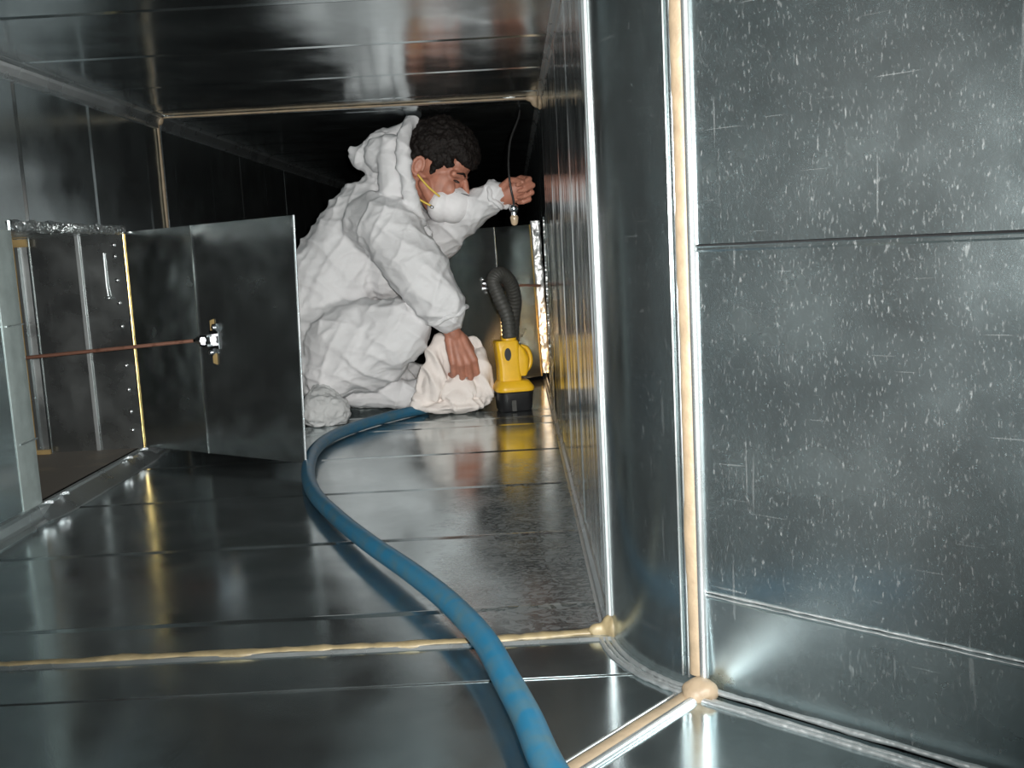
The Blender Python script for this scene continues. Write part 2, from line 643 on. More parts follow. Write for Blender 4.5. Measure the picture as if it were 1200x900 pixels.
# near leg, right wall: three stacked sheets; left wall and end close it behind the camera
mb = MB()
mb.obox(ER - WN * .03, WD * LEG2, WN * .012, Z_ * ZC)
wall_near = mb.build('wall_near', MT['black'])
info(wall_near, 'large scuffed galvanised wall filling the right of the view, with two level seams', 'wall', 'structure')
for z0, z1, t in ((0, .121, .05), (.121, .509, .001), (.509, ZC, -.001)):
    panel(ER + Z_ * z0 - WN * (.006 if z0 == 0 else 0), Z_, z1 - z0, WD, LEG2, WN, MT['near_low'] if z0 == 0 else MT['near'], wall_near, lip=.0016, tilt=t, ch=.002)
mb = MB()
mb.obox(EL - WN * -.012, WD * LEG2, WN * -.012, Z_ * ZC)
info(mb.build('wall_opposite', MT['wall']), 'galvanised wall of the near leg beside the camera', 'wall', 'structure')
mb = MB()
mb.obox(ER + WD * LEG2, WD * .012, WN * 1.126, Z_ * ZC)
info(mb.build('wall_front', MT['wall']), 'end of the near leg behind the camera', 'wall', 'structure')


# ------------------------------------------------------------------ corner lock seams, flanges, sealant
TRIM = [0]


def trim(mb, m, label, angle=None):
    TRIM[0] += 1
    o = mb.build('trim_%d' % TRIM[0], m, angle=angle)
    return info(o, label, 'trim', 'structure')


LOCK = [(0, 0), (.030, 0), (.030, .003), (.022, .006), (.016, .006), (.012, .012), (.007, .026), (.007, .034), (0, .036)]
mb = MB()
mb.extrude(LOCK, (XL, FL1, 0), X_, Z_, Y_ * (FL2 - FL1))
mb.extrude(LOCK, (XL, FL2 + .004, 0), X_, Z_, Y_ * (YEND - FL2))
trim(mb, MT['ridge'], 'crimped corner seam where the left duct wall meets the floor')
mb = MB()
mb.extrude(LOCK, (XL, FL1, ZC), X_, -Z_, Y_ * (FL2 - FL1))
mb.extrude(LOCK, (XL, FL2 + .004, ZC), X_, -Z_, Y_ * (YEND - FL2))
trim(mb, MT['ridge'], 'crimped corner seam where the left duct wall meets the ceiling')
SM = [(s * .45, t * .45) for s, t in LOCK]
mb = MB()
mb.extrude(SM, (XR, FL1, 0), -X_, Z_, Y_ * (FL2 - FL1))
mb.extrude(SM, (XR, FL2 + .004, 0), -X_, Z_, Y_ * (YEND - FL2))
trim(mb, MT['ridge'], 'thin corner seam where the right duct wall meets the floor')
mb = MB()
mb.extrude(SM, (XR, FL1, ZC), -X_, -Z_, Y_ * (YEND - FL1))
trim(mb, MT['ridge'], 'thin corner seam where the right duct wall meets the ceiling')
# near leg floor corner: two parallel crimps, bright and rough
mb = MB()
for off, r_ in ((.004, .0034), (.013, .0022), (.021, .0034)):
    pts = []
    for k in range(80):
        p = ER + WD * (.012 + k * .0125) + WN * off
        pts.append(p + Z_ * (r_ * .3 + random.uniform(0, .0012) + (.014 - off) * (.6 if off < .01 else 0)))
    mb.tube(pts, [r_ * random.uniform(.8, 1.15) for _ in pts], 8)
trim(mb, MT['chalk'], 'bright crimped floor seam at the foot of the large right wall', 50)
# chalky crimp along the lowest seam of the large wall
for dz, r_ in ((.0012, .0013), (-.0032, .0009)):
    m2 = MB()
    pts = [ER + WD * (.016 + k * .0125) + WN * .0012 + Z_ * (.121 + dz + random.uniform(-.0004, .0004)) for k in range(80)]
    m2.tube(pts, [r_ * random.uniform(.6, 1.3) for _ in pts], 6)
    m2.build('crimp', MT['chalk'], wall_near, angle=60)
# throat floor seam
mb = MB()
for off, r_ in ((.002, .003), (.010, .0022), (.017, .003)):
    pts = [p + Z_ * (r_ * .3 + random.uniform(0, .001)) for p in arc(R_IN + off, .05, ANG - .03, 40)]
    mb.tube(pts, [r_ * random.uniform(.8, 1.2) for _ in pts], 8)
trim(mb, MT['chalk'], 'bright curved floor seam at the foot of the bend', 50)

# upright flange where bend and far section meet: two rounded bright edges
mb = MB()
for dy, dx, r_ in ((.010, -.0035, .0042), (-.001, -.0030, .0032)):
    mb.tube([V3(XR + .001 + dx, FL1 + dy, z) for z in np.linspace(.02, ZC, 14)], r_, 10)
trim(mb, MT['edge'], 'bright upright flange left of the curved sheet', 50)

# flange between bend and near leg: rounded bright edge, sealant, thin edge
mb = MB()
p1 = ER + WD * .012 + WN * .001
mb.tube([p1 + Z_ * z for z in np.linspace(.02, ZC, 14)], .0055, 10)
tr = trim(mb, MT['flange'], 'bright upright flange right of the curved sheet beside the beige sealant', 50)
mb = MB()
p2 = ER - WD * .0085 + WN * .0015
mb.tube([p2 + Z_ * z for z in np.linspace(.015, ZC, 14)], .0015, 8)
mb.tube([ER - WD * .017 + WN * .001 + Z_ * z for z in np.linspace(.015, ZC, 14)], .0016, 8)
mb.build('flange_edge', MT['ridge'], tr, angle=50)


def bead(pts, rad, flat, up, m, parent, name='sealant_bead', jit=.25, seg=12):
    """hand-laid run of sealant: an uneven flattened rope"""
    mb = MB()
    pts = [np.array(p, float) for p in pts]
    n = len(pts)
    rr = [rad * (1 + jit * noise.noise(Vector((i * .23, rad * 90, n * .1))) + jit * .5 * noise.noise(Vector((i * .7, 3, 1)))) for i in range(n)]
    mb.tube(pts, rr, seg)
    up = np.array(up, float)
    vs = []
    for i in range(n):
        for j in range(seg):
            q = np.array(mb.v[i * seg + j])
            d = q - pts[i]
            h = np.dot(d, up)
            vs.append(tuple(pts[i] + d - up * h * (1 - flat)))
    mb.v = vs
    return mb.build(name, m, parent, angle=60)


zs = np.linspace(.02, ZC, 60)
bead([ER + WD * (.0005 + .0012 * noise.noise(Vector((z * 9, 0, 0)))) + WN * .001 + Z_ * z for z in zs], .0088, .5, WN, MT['sealant'], tr, jit=.18)
# flange across the floor of the bend, with its strip of sealant
mb = MB()
mb.tube([ER + WD * .013 + WN * s + Z_ * .0015 for s in np.linspace(.025, 1.12, 30)], .0055, 10)
tr = trim(mb, MT['flange'], 'bright floor flange running to the lower edge beside the beige sealant', 50)
bead([ER + WD * .0 + WN * s + Z_ * .002 for s in np.linspace(.02, 1.12, 90)], .0085, .45, Z_, MT['sealant'], tr, jit=.15)
mb = MB()
mb.tube([ER - WD * .013 + WN * s + Z_ * .001 for s in np.linspace(.025, 1.12, 30)], .0022, 10)
mb.build('flange_edge', MT['flange'], tr, angle=50)


def blob(name, parts, m, parent, vox=.003):
    mb = MB()
    for c, r_ in parts:
        mb.ellipsoid(c, (V3(r_[0], 0, 0), V3(0, r_[1], 0), V3(0, 0, r_[2])))
    me = remeshed(mb, name, vox, 3)
    co, no = get_co(me), get_no(me)
    co = co + no * np.array([[.0015 * noise.noise(Vector(p * 70))] for p in co])
    set_co(me, co)
    return link(name, me, m, parent, True)


c0 = ER + WD * .011 + WN * .010 + Z_ * .008
blob('sealant_blob', [(c0, (.018, .015, .014)), (c0 + WN * .007 - Z_ * .004, (.017, .014, .012)), (c0 + WD * .009, (.014, .012, .013)), (c0 - WD * .009 + WN * .004, (.012, .010, .010))], MT['sealant'], tr, .0025)

# far end of the bend: sealant rope across the floor and its end blob
mb = MB()
mb.extrude([(0, 0), (.004, .004), (.012, .004), (.016, 0)], (XL, FL1 - .020, 0), Y_, Z_, X_ * (XR - XL))
tr = trim(mb, MT['ridge'], 'low floor flange across the duct under the yellowish sealant')
pts = []
for k, x in enumerate(np.linspace(XL + .02, XR - .02, 150)):
    t = (x - XL) / (XR - XL)
    wob = .006 * noise.noise(Vector((x * 14, 2, 0))) * (1 if x < -.15 else .4)
    pts.append(V3(x, FL1 - .006 + wob + (.010 * max(0, (x + .05) / .15)), .003 + .002 * max(0, x + .1) / .2))
bead(pts, .0085, .5, Z_, MT['sealant_yellow'], tr, jit=.45)
blob('sealant_blob', [(V3(XR - .004, FL1 - .002, .012), (.010, .012, .016)), (V3(XR + .002, FL1 - .010, .010), (.009, .010, .017)), (V3(XR - .018, FL1 - .002, .008), (.014, .008, .009))],
     MT['sealant_yellow'], tr, .0025)

# flange joint between the two straight sections: ceiling, left wall, floor, right wall
mb = MB()
mb.extrude([(0, 0), (0, .006), (.007, .008), (.014, .006), (.014, 0)], (XL, FL2 - .012, ZC), Y_, -Z_, X_ * (XR - XL))
mb.extrude([(0, 0), (0, .006), (.007, .008), (.014, .006), (.014, 0)], (XL, FL2 - .012, 0), Y_, X_, Z_ * ZC)
mb.extrude([(0, 0), (.018, .0008), (.024, .0008), (.026, 0)], (XL, FL2 - .018, 0), Y_, Z_, X_ * (XR - XL))
mb.extrude([(0, 0), (.012, .002), (.016, .002), (.018, 0)], (XR, FL2 - .012, 0), Y_, -X_, Z_ * ZC)
tr = trim(mb, MT['ridge'], 'flange joint ring around the duct just in front of the worker')
bead([V3(x, FL2 - .015, ZC - .004) for x in np.linspace(XL + .01, XR - .01, 80)], .0058, .6, Z_, MT['sealant'], tr, jit=.3)
bead([V3(XL + .004, FL2 - .015, z) for z in np.linspace(.03, ZC - .01, 60)], .0065, .6, X_, MT['sealant'], tr, jit=.3)
blob('sealant_blob', [(V3(XL + .008, FL2 - .014, ZC - .01), (.014, .012, .016))], MT['sealant'], tr, .003)
blob('sealant_blob', [(V3(XR - .012, FL2 - .014, ZC - .012), (.020, .012, .022)), (V3(XR - .03, FL2 - .014, ZC - .005), (.018, .01, .01)), (V3(XR - .006, FL2 - .03, ZC - .02), (.008, .02, .022))], MT['sealant'], tr, .003)

# ------------------------------------------------------------------ branch duct on the left
BX = -1.44
mb = MB()
mb.box((BX, OY1 + .006, OZ0 - .01), (XL - .006, OY1 + .012, OZ1 + .01))
br = mb.build('wall_branch', MT['black'])
info(br, 'inside of the branch duct seen through the left opening, with a row of rivets', 'wall', 'structure')
bx = [XL - .0005, -1.142, -1.275, BX]
for x0, x1 in zip(bx[:-1], bx[1:]):
    panel((x0, OY1 + .004, OZ0), -X_, x0 - x1, Z_, OZ1 - OZ0, -Y_, MT['branch'], br, lip=.003, ch=.002, tilt=.0 if x0 > -1.2 else .22)
mb = MB()
mb.box((-1.322, OY1 - .014, OZ0), (-1.317, OY1 + .003, OZ1))
mb.build('flange_edge', MT['ridge'], br)
mb = MB()
mb.box((-1.300, OY1 - .016, OZ0), (-1.292, OY1 + .003, OZ1))
mb.build('flange_edge', MT['ridge'], br)
mb = MB()
mb.box((-1.312, OY1 - .013, OZ0), (-1.303, OY1 + .003, OZ1))
mb.build('sealant_bead', MT['tan'], br)
mb = MB()
mb.box((BX, OY0 - .03, OZ0 - .012), (XL - .004, OY1 + .005, OZ0))
fb = mb.build('floor', MT['brownfloor'])
info(fb, 'dusty brown floor of the branch duct inside the left opening', 'floor', 'structure')
mb = MB()
mb.box((BX, OY0 - .03, OZ1), (XL - .004, OY1 + .005, OZ1 + .01))
info(mb.build('ceiling', MT['branch']), 'top sheet of the branch duct inside the left opening', 'ceiling', 'structure')
mb = MB()
mb.box((BX - .01, OY0 - .03, OZ0 - .01), (BX, OY1 + .01, OZ1 + .01))
mb.box((BX, OY0 - .036, OZ0 - .01), (XL - .03, OY0 - .03, OZ1 + .01))
info(mb.build('wall_branch_end', MT['black']), 'dark end of the branch duct behind the left opening', 'wall', 'structure')
# rivets beside the hinge
rm = MB()
rm.ellipsoid((0, 0, 0), (V3(.006, 0, 0), V3(0, 0, .006), V3(0, -.0035, 0)), seg=10, rings=6)
rme = rm.mesh('rivet')
rme.materials.append(MT['rivet'])
for p in rme.polygons:
    p.use_smooth = True
for z in (.575, .545, .482, .422, .36, .255, .19, .13, .08):
    o = bpy.data.objects.new('rivet', rme)
    o.location = (XL - .028, OY1 + .003, z)
    o.parent = br
    COL.objects.link(o)
# small latch hook inside
mb = MB()
mb.tube([V3(-1.075, OY1, .555), V3(-1.075, OY1 - .002, .47), V3(-1.072, OY1 - .004, .44)], .002, 6)
mb.ellipsoid((-1.072, OY1 - .008, .437), (V3(.011, 0, 0), V3(0, .006, 0), V3(0, 0, .005)), seg=10, rings=6)
mb.build('hook', MT['ridge'], br, angle=50)
mb = MB()
mb.box((-1.146, OY1 - .003, OZ0), (-1.137, OY1 + .003, OZ1))
mb.build('flange_edge', MT['edge'], br)
for z0, z1 in ((OZ1 - .022, OZ1 - .002), (OZ0, OZ0 + .012)):
    mb = MB()
    mb.box((-1.345, OY1 - .02, z0), (-1.265, OY1 - .012, z1))
    mb.build('tape_patch', MT['tan'], br)


def crinkled(o, a, La, b, Lb, n, m, name, parent, th=.004, amp=.002, na=40, nb=6, fs=60):
    """strip of metal or tape with an uneven hand-pressed surface"""
    o, a, b, n = (np.array(t, float) for t in (o, a, b, n))
    mb = MB()
    vs, fs_ = [], []
    for i in range(na + 1):
        for j in range(nb + 1):
            p = o + a * La * i / na + b * Lb * j / nb
            h = th + amp * noise.noise(Vector(p * fs)) + amp * .6 * noise.noise(Vector(p * fs * 2.3))
            if j in (0, nb):
                p = p + b * amp * noise.noise(Vector(p * fs * .7 + 5))
                h = 0
            vs.append(p + n * h)
    for i in range(na):
        for j in range(nb):
            k = i * (nb + 1) + j
            fs_.append((k, k + 1, k + nb + 2, k + nb + 1))
    mb.add(vs, fs_)
    ob = mb.build(name, m, parent, angle=50)
    return ob


mb = MB()
mb.box((XL + .0003, OY0 - .078, OZ0 - .003), (XL + .0018, OY0 + .002, OZ1 + .001))
tr = trim(mb, MT['jamb'], 'pale upright jamb strip at the near side of the left branch opening')
crinkled((XL + .0016, OY0 - .078, OZ0 + .002), Z_, .57, Y_, .079, X_, MT['jamb'], 'tape_strip', tr, .003, .0006)
mb = MB()
mb.box((XL - .045, OY0, OZ0), (XL + .0015, OY0 + .003, OZ1))
mb.build('jamb_return', MT['branch'], tr)
for z in (OZ0 + .002, .17, .41):
    mb = MB()
    mb.box((XL + .002, OY0 - .07, z), (XL + .0065, OY0 + .004, z + .003))
    mb.build('tape_joint', MT['ridge'], tr)
mb = MB()
mb.box((XL + .0005, OY0, OZ1 + .001), (XL + .003, OY1, OZ1 + .02))
tr = trim(mb, MT['ridge'], 'crumpled sealing strip along the top edge of the left branch opening')
crinkled((XL + .002, OY0, OZ1 - .003), Y_, OY1 - OY0, Z_, .024, X_, MT['tape'], 'tape_strip', tr, .006, .006, 90, 6, 55)
mb = MB()
sill = [(0, 0), (.044, 0), (.042, .003), (.008, .027), (0, .029)]
secs = [(OY0 - .10, .03), (OY0 - .03, .5), (OY0 + .03, .9), (OY0 + .08, 1), (OY1 - .05, 1), (OY1 + .02, .75), (OY1 + .06, .1)]
K = len(sill)
mb.add([V3(XL + a * (.3 + .7 * k), y, b * k) for y, k in secs for a, b in sill],
       [(i * K + q, i * K + (q + 1) % K, (i + 1) * K + (q + 1) % K, (i + 1) * K + q) for i in range(len(secs) - 1) for q in range(K)])
tr = trim(mb, MT['ridge'], 'sloping sill strip along the bottom edge of the left branch opening')
for y in (OY0 + .008, 2.20, 2.58, 2.69):
    mb = MB()
    mb.box((XL + .004, y, .030), (XL + .022, y + .003, .036))
    mb.box((XL + .008, y - .010, .033), (XL + .012, y + .016, .037))
    mb.build('tab', MT['flange'], tr)
# right opening: foil strip on its edge and branch sheet behind it
mb = MB()
mb.box((XR - .003, RY0 - .03, RZ0), (XR - .0005, RY0, RZ1))
tr = trim(mb, MT['tape'], 'crinkled foil strip on the edge of the right opening, lit orange at its foot')
crinkled((XR - .018, RY1 - .10, .03), V3(-.018, 0, RZ1 - .03), 1.0, X_, .036, -Y_, MT['foil'], 'tape_strip', tr, .004, .004, 60, 8, 55)
crinkled((XR - .002, RY0 - .4, .0), Y_, .42, Z_, .17, -X_, MT['tape'], 'tape_strip', tr, .003, .003, 30, 16, 30)
mb = MB()
mb.box((XR + .02, RY0 - .02, RZ0), (XR + .4, RY0 - .01, RZ1))
mb.box((XR + .02, RY1 + .01, RZ0), (XR + .4, RY1 + .02, RZ1))
mb.box((XR + .4, RY0 - .02, RZ0), (XR + .41, RY1 + .02, RZ1))
info(mb.build('wall_branch_right', MT['branch']), 'branch duct behind the right opening', 'wall', 'structure')


# ------------------------------------------------------------------ splitter dampers
def damper(name, hinge0, hinge1, free0, free1, side, label):
    """blade between hinge edge (bottom, top) and free edge (bottom, top)"""
    h0, h1, f0, f1 = (np.array(t, float) for t in (hinge0, hinge1, free0, free1))
    root = empty(name, Vector(h0))
    info(root, label, 'damper')
    a = f0 - h0
    nrm = np.cross(h1 - h0, a)
    nrm /= np.linalg.norm(nrm)
    if nrm[1] > 0:
        nrm = -nrm
    P = lambda s, t, d=0.0: (h0 + (f0 - h0) * s) * (1 - t) + (h1 + (f1 - h1) * s) * t + nrm * d

    def build(mb, nm, m, ang=40):
        o = mb.build(nm, m, angle=ang)
        adopt(o, root)
        return o
    # two sheets joined at a small fold
    mb = MB()
    ss = [0, .02, .415, .43, .445, .97, 1.0]
    ds = [0, .0, .0, .004, 0, 0, 0]
    n = 14
    vs, fs = [], []
    for k in (0.0, -.003):
        for s, d in zip(ss, ds):
            for j in range(n + 1):
                vs.append(P(s, j / n, d + k))
    W_ = n + 1
    T = len(ss) * W_
    for i in range(len(ss) - 1):
        for j in range(n):
            q = i * W_ + j
            fs += [(q, q + 1, q + W_ + 1, q + W_), (T + q, T + q + W_, T + q + W_ + 1, T + q + 1)]
    for i in range(len(ss) - 1):
        for j in (0, n):
            q = i * W_ + j
            fs.append((q, q + W_, T + q + W_, T + q))
    for j in range(n):
        for i in (0, len(ss) - 1):
            q = i * W_ + j
            fs.append((q, q + 1, T + q + 1, T + q))
    mb.add(vs, fs)
    build(mb, 'blade', MT['blade'])
    mb = MB()
    mb.tube([P(1, t, -.001) for t in np.linspace(0, 1, 8)], .0032, 8)
    info(build(mb, 'hemmed_edge', MT['flange']), 'bright folded free edge')
    mb = MB()
    mb.tube([P(.005, t, .002) for t in np.linspace(0, 1, 40)], [.0024 if k % 4 else .0018 for k in range(40)], 8)
    info(build(mb, 'hinge', MT['brass']), 'thin brass coloured hinge')
    return root, P, nrm, build


hz = onfloor(358, 543, .024)
dl, P, nn, bld = damper('splitter_damper', V3(XL + .002, OY1 - .003, .036), V3(XL + .002, OY1 - .003, .606), hz, at(343.5, 252, hz[1] + .0), -1,
                        'large hinged sheet metal damper plate in the left branch opening, fixed to a brown rod')


def hit_blade(px, py, P):
    o, e1, e2 = P(0, 0), P(1, 0) - P(0, 0), P(0, 1) - P(0, 0)
    d = ray(px, py)
    n_ = np.cross(e1, e2)
    return CAMP + d * (np.dot(o - CAMP, n_) / np.dot(d, n_))


def hardware(px, py, P, nn, bld, rod_end, sc=1.0):
    """clevis bracket with bolts and the rod that moves the plate"""
    c = hit_blade(px, py, P)
    e1 = P(1, .5) - P(0, .5)
    e1 /= np.linalg.norm(e1)
    e2 = P(.5, 1) - P(.5, 0)
    e2 /= np.linalg.norm(e2)
    rod0 = c + nn * .016 * sc - e1 * .012
    mb = MB()
    mb.obox(c - e1 * .006 * sc - e2 * .018 * sc, e1 * .022 * sc, e2 * .036 * sc, nn * .004)
    mb.obox(c - e1 * .012 * sc - e2 * .011 * sc, e1 * .020 * sc, e2 * .004 * sc, nn * .024 * sc)
    mb.obox(c - e1 * .012 * sc + e2 * .007 * sc, e1 * .020 * sc, e2 * .004 * sc, nn * .024 * sc)
    bk = bld(mb, 'bracket', MT['chrome'])
    mb = MB()
    mb.tube([rod0 - e1 * .014 * sc, rod0 - e1 * .002 * sc], .0085 * sc, 6)
    mb.tube([rod0 - e1 * .024 * sc, rod0 - e1 * .014 * sc], .0055 * sc, 8)
    o = mb.build('nut', MT['chrome'], angle=50)
    adopt(o, dl if bld is dl_build else dr)
    for s in (-1, 1):
        mb = MB()
        q = c + e1 * (.006 + .006 * s) * sc + e2 * s * .024 * sc
        mb.tube([q, q + nn * .008 * sc], .008 * sc, 6)
        mb.ellipsoid(q + nn * .008 * sc, (e1 * .0055 * sc, e2 * .0055 * sc, nn * .005 * sc), seg=10, rings=6)
        bld(mb, 'bolt', MT['chrome'])
    mb = MB()
    mb.tube([rod0 - e1 * .020 * sc, np.array(rod_end, float)], .0042 * sc ** .5, 10)
    return info(bld(mb, 'control_rod', MT['rust']), 'thin rusty brown rod'), c, e1, e2


dl_build = bld
rod, c, e1, e2 = hardware(250, 398, P, nn, bld, at(18, 420.5, 2.60), 1.3)
for (dx, dz, s) in ((-.006, .034, 1), (-.004, -.045, -1)):
    mb = MB()
    q = c + e1 * dx + e2 * dz
    mb.obox(q - e2 * .014 + nn * .0005, e1 * .014 + e2 * .004 * s, e2 * .028, nn * .0015)
    info(bld(mb, 'tape_patch', MT['tan']), 'tan tape patch')

rt = at(517, 271, 3.62)
dr, P2, nn2, bld2 = damper('splitter_damper', V3(XR - .018, RY1 - .11, .02), V3(XR - .036, RY1 - .11, .592), V3(rt[0] + .008, rt[1], .02), rt, 1,
                           'smaller hinged sheet metal damper plate on the right behind the yellow light')
rod2 = hardware(568, 335, P2, nn2, bld2, at(633, 334.5, 3.60), 1.0)

# ------------------------------------------------------------------ blue hose
MT['hose'] = stained('blue rubber hose', (.012, .11, .20), (.075, .115, .11), .42, .95, 34, .42)
hp = []
for px, py, z in ((680, 960, .04), (640, 893, .038), (617, 840, .036), (594, 797, .034), (565, 747, .034), (522, 702, .033), (477, 667, .031), (432, 636, .028),
                  (396, 607, .024), (369, 579, .021), (361, 553, .019), (368, 529, .018), (388, 512, .018), (420, 499, .018), (452, 489.5, .018), (478, 483, .018), (500, 479, .018)):
    hp.append(onfloor(px, py, z))
mb = MB()
pts = spline(hp, 14)
mb.tube(pts, .0162, 18)
info(mb.build('hose', MT['hose'], smooth=True), 'long blue rubber hose snaking over the metal floor towards the worker', 'hose')

# ------------------------------------------------------------------ worker
MT['skin'] = simple('skin', (.42, .18, .12), .5, var=.16, scale=45, bump=.15, bscale=160, bdist=.002)
MT['hair'] = simple('dark curly hair', (.009, .0065, .0055), .65, var=.5, scale=140, bump=.8, bscale=180, bdist=.004, spec=.25)


def cloth_mat(name, col, rough=.75, creases=.6):
    m, nt, b = mat(name)
    L = nt.links.new
    b.inputs['Base Color'].default_value = (*col, 1)
    b.inputs['Roughness'].default_value = rough
    b.inputs['Specular IOR Level'].default_value = .25
    n1 = N(nt, 'ShaderNodeTexNoise', Scale=16.0, Detail=5.0, Roughness=.55, Distortion=1.2)
    n1.noise_type = 'RIDGED_MULTIFRACTAL'
    L(mapped(nt, (1, 1, 1.6), (0, .6, 0)), n1.inputs['Vector'])
    n2 = N(nt, 'ShaderNodeTexNoise', Scale=75.0, Detail=3.0)
    L(mapped(nt), n2.inputs['Vector'])
    a = N(nt, 'ShaderNodeBump', Strength=creases, Distance=.008)
    L(n1.outputs['Fac'], a.inputs['Height'])
    c_ = N(nt, 'ShaderNodeBump', Strength=.25, Distance=.003)
    L(n2.outputs['Fac'], c_.inputs['Height'])
    L(a.outputs[0], c_.inputs['Normal'])
    L(c_.outputs[0], b.inputs['Normal'])
    return m


MT['suit'] = cloth_mat('white disposable coverall', (.68, .68, .69), creases=.25)
MT['rag'] = cloth_mat('off white cotton cloth', (.78, .72, .68), .85, .25)
MT['cover'] = cloth_mat('grey white shoe cover', (.52, .53, .53), .8, .7)
MT['mask'] = simple('white respirator', (.78, .77, .78), .7, var=.04)
MT['strap'] = simple('yellow strap', (.72, .52, .08), .5)

person = empty('person', Vector(onfloor(420, 486)))
info(person, 'crouching worker in a white hooded coverall and dust mask holding a cable and a cloth', 'person')

# head frame
HC = at(510, 202, 3.34)
HSC = 1.09
hp_, hy_ = math.radians(26), math.radians(12)
HF = V3(math.cos(hp_) * math.cos(hy_), -math.sin(hy_), -math.sin(hp_))
HF /= np.linalg.norm(HF)
HU = V3(math.sin(hp_), 0, math.cos(hp_))
HU = HU - HF * np.dot(HU, HF)
HU /= np.linalg.norm(HU)
HS = np.cross(HF, HU)              # towards the worker's right ear = towards the camera


def H(f, s, u):
    return HC + (HF * f + HS * s + HU * u) * HSC


def hand(mb, W, d, n, size=1.0, curl=(60, 70, 40), lat_sign=1, thumb=(.5, .6), spread=.0, tcurl=35):
    """palm with four jointed fingers of unequal length and a thumb that leaves the side of the palm"""
    W, d, n = (np.array(t, float) for t in (W, d, n))
    d /= np.linalg.norm(d)
    n = n - d * np.dot(n, d)
    n /= np.linalg.norm(n)
    lat = np.cross(d, n) * lat_sign      # towards the index finger
    s = size
    fl = [(.043, .027, .021), (.047, .030, .022), (.043, .028, .021), (.034, .021, .018)]
    for i in range(4):
        o = (.031, .0105, -.0105, -.030)[i] * s
        Lp = (.088, .092, .087, .078)[i] * s
        K = W + d * Lp + lat * o
        mb.capsule(W + lat * o * .55 + d * .012 * s, K, .0145 * s, .0115 * s, 10, 4)
        p = K
        cum = 0
        for k in range(3):
            cum += math.radians(curl[k] * (1 + .06 * (i - 1.5)))
            dirv = d * math.cos(cum) + n * math.sin(cum) + lat * spread * (1.5 - i)
            dirv /= np.linalg.norm(dirv)
            q = p + dirv * fl[i][k] * s
            mb.capsule(p, q, (.0102, .0092, .0083)[k] * s, (.0092, .0083, .0068)[k] * s, 10, 4)
            p = q
    mb.ellipsoid(W + d * .045 * s + n * .004 * s, (d * .048 * s, lat * .036 * s, n * .017 * s))
    b0 = W + d * .022 * s + lat * .024 * s + n * .006 * s
    t = d * thumb[0] + lat * thumb[1] + n * .35
    t /= np.linalg.norm(t)
    m1 = b0 + t * .040 * s
    mb.capsule(b0, m1, .0150 * s, .0112 * s, 10, 4)
    t2 = t * math.cos(math.radians(tcurl)) + (d * .4 + n * .75 - lat * .5) * math.sin(math.radians(tcurl))
    t2 /= np.linalg.norm(t2)
    m2 = m1 + t2 * .030 * s
    mb.capsule(m1, m2, .0108 * s, .0095 * s, 10, 4)
    t3 = t2 + (n * .5 - lat * .4) * .5
    t3 /= np.linalg.norm(t3)
    mb.capsule(m2, m2 + t3 * .024 * s, .0095 * s, .0075 * s, 10, 4)


# --- the body: one continuous skin
B = MB()
# head
B.ellipsoid(H(-.012, 0, .042), (HF * .097, HS * .076, HU * .088))
B.ellipsoid(H(.032, 0, -.025), (HF * .064, HS * .060, HU * .095))
B.ellipsoid(H(.050, 0, -.088), (HF * .040, HS * .036, HU * .030))
B.ellipsoid(H(.060, 0, .050), (HF * .036, HS * .056, HU * .045))
for s in (-1, 1):
    B.capsule(H(.000, .054 * s, -.045), H(.055, .022 * s, -.098), .020, .018)
    B.capsule(H(.082, .014 * s, .020), H(.068, .048 * s, .016), .013, .011)
    B.ellipsoid(H(.060, .038 * s, -.028), (HF * .030, HS * .014, HU * .028))
    B.ellipsoid(H(.104, .013 * s, -.040), (HF * .013, HS * .010, HU * .009))
    # ear: rim, lobe and bowl
    ec = H(-.030, .078 * s, -.004)
    for k in range(9):
        a0, a1 = math.radians(-70 + k * 30), math.radians(-40 + k * 30)
        e = lambda a: ec - HF * (.017 * math.cos(a) * 1.0 - .004) + HU * .028 * math.sin(a) + HS * s * (.012 + .006 * math.cos(a))
        B.capsule(e(a0), e(a1), .0048, .0048, 8, 3)
    B.ellipsoid(ec + HS * s * .004, (HF * .017, HS * .009, HU * .026))
    B.ellipsoid(ec - HU * .028 + HF * .006 + HS * s * .008, (HF * .008, HS * .006, HU * .009))
B.capsule(H(.094, 0, .010), H(.120, 0, -.034), .0095, .0125)
B.capsule(H(.094, -.016, -.068), H(.094, .016, -.068), .0075)
# neck and trunk
NB = at(463, 232, 3.46)
B.capsule(H(-.035, 0, -.045), NB, .056, .062)
CH, WA, PE = at(432, 268, 3.46), at(388, 335, 3.47), at(372, 405, 3.47)
B.capsule(NB, CH, .075, .125)
B.capsule(CH, WA, .125, .12)
B.capsule(WA, PE, .12, .13)
SR, ER_, WR = at(450, 258, 3.28), at(505, 335, 3.17), at(531, 391, 3.19)
SL, EL_, WL = at(478, 262, 3.62), at(512, 282, 3.44), at(583, 231, 3.29)
B.capsule(CH, SR, .09, .062)
B.capsule(CH, SL, .09, .062)
B.capsule(SR, ER_, .052, .042)
B.capsule(ER_, WR, .041, .027)
B.capsule(SL, EL_, .052, .042)
B.capsule(EL_, WL, .041, .027)
HR, KR, AR = at(385, 402, 3.38), at(474, 380, 3.22), at(392, 452, 3.26)
HL, KL, AL = at(385, 408, 3.57), at(488, 456, 3.50), at(420, 464, 3.52)
for hp3, kn, an, tip in ((HR, KR, AR, onfloor(388, 482, .03)), (HL, KL, AL, at(392, 462, 3.54))):
    B.capsule(PE, hp3, .11, .085)
    B.capsule(hp3, kn, .082, .056)
    B.capsule(kn, an, .054, .034)
    B.capsule(an, tip, .034, .026)
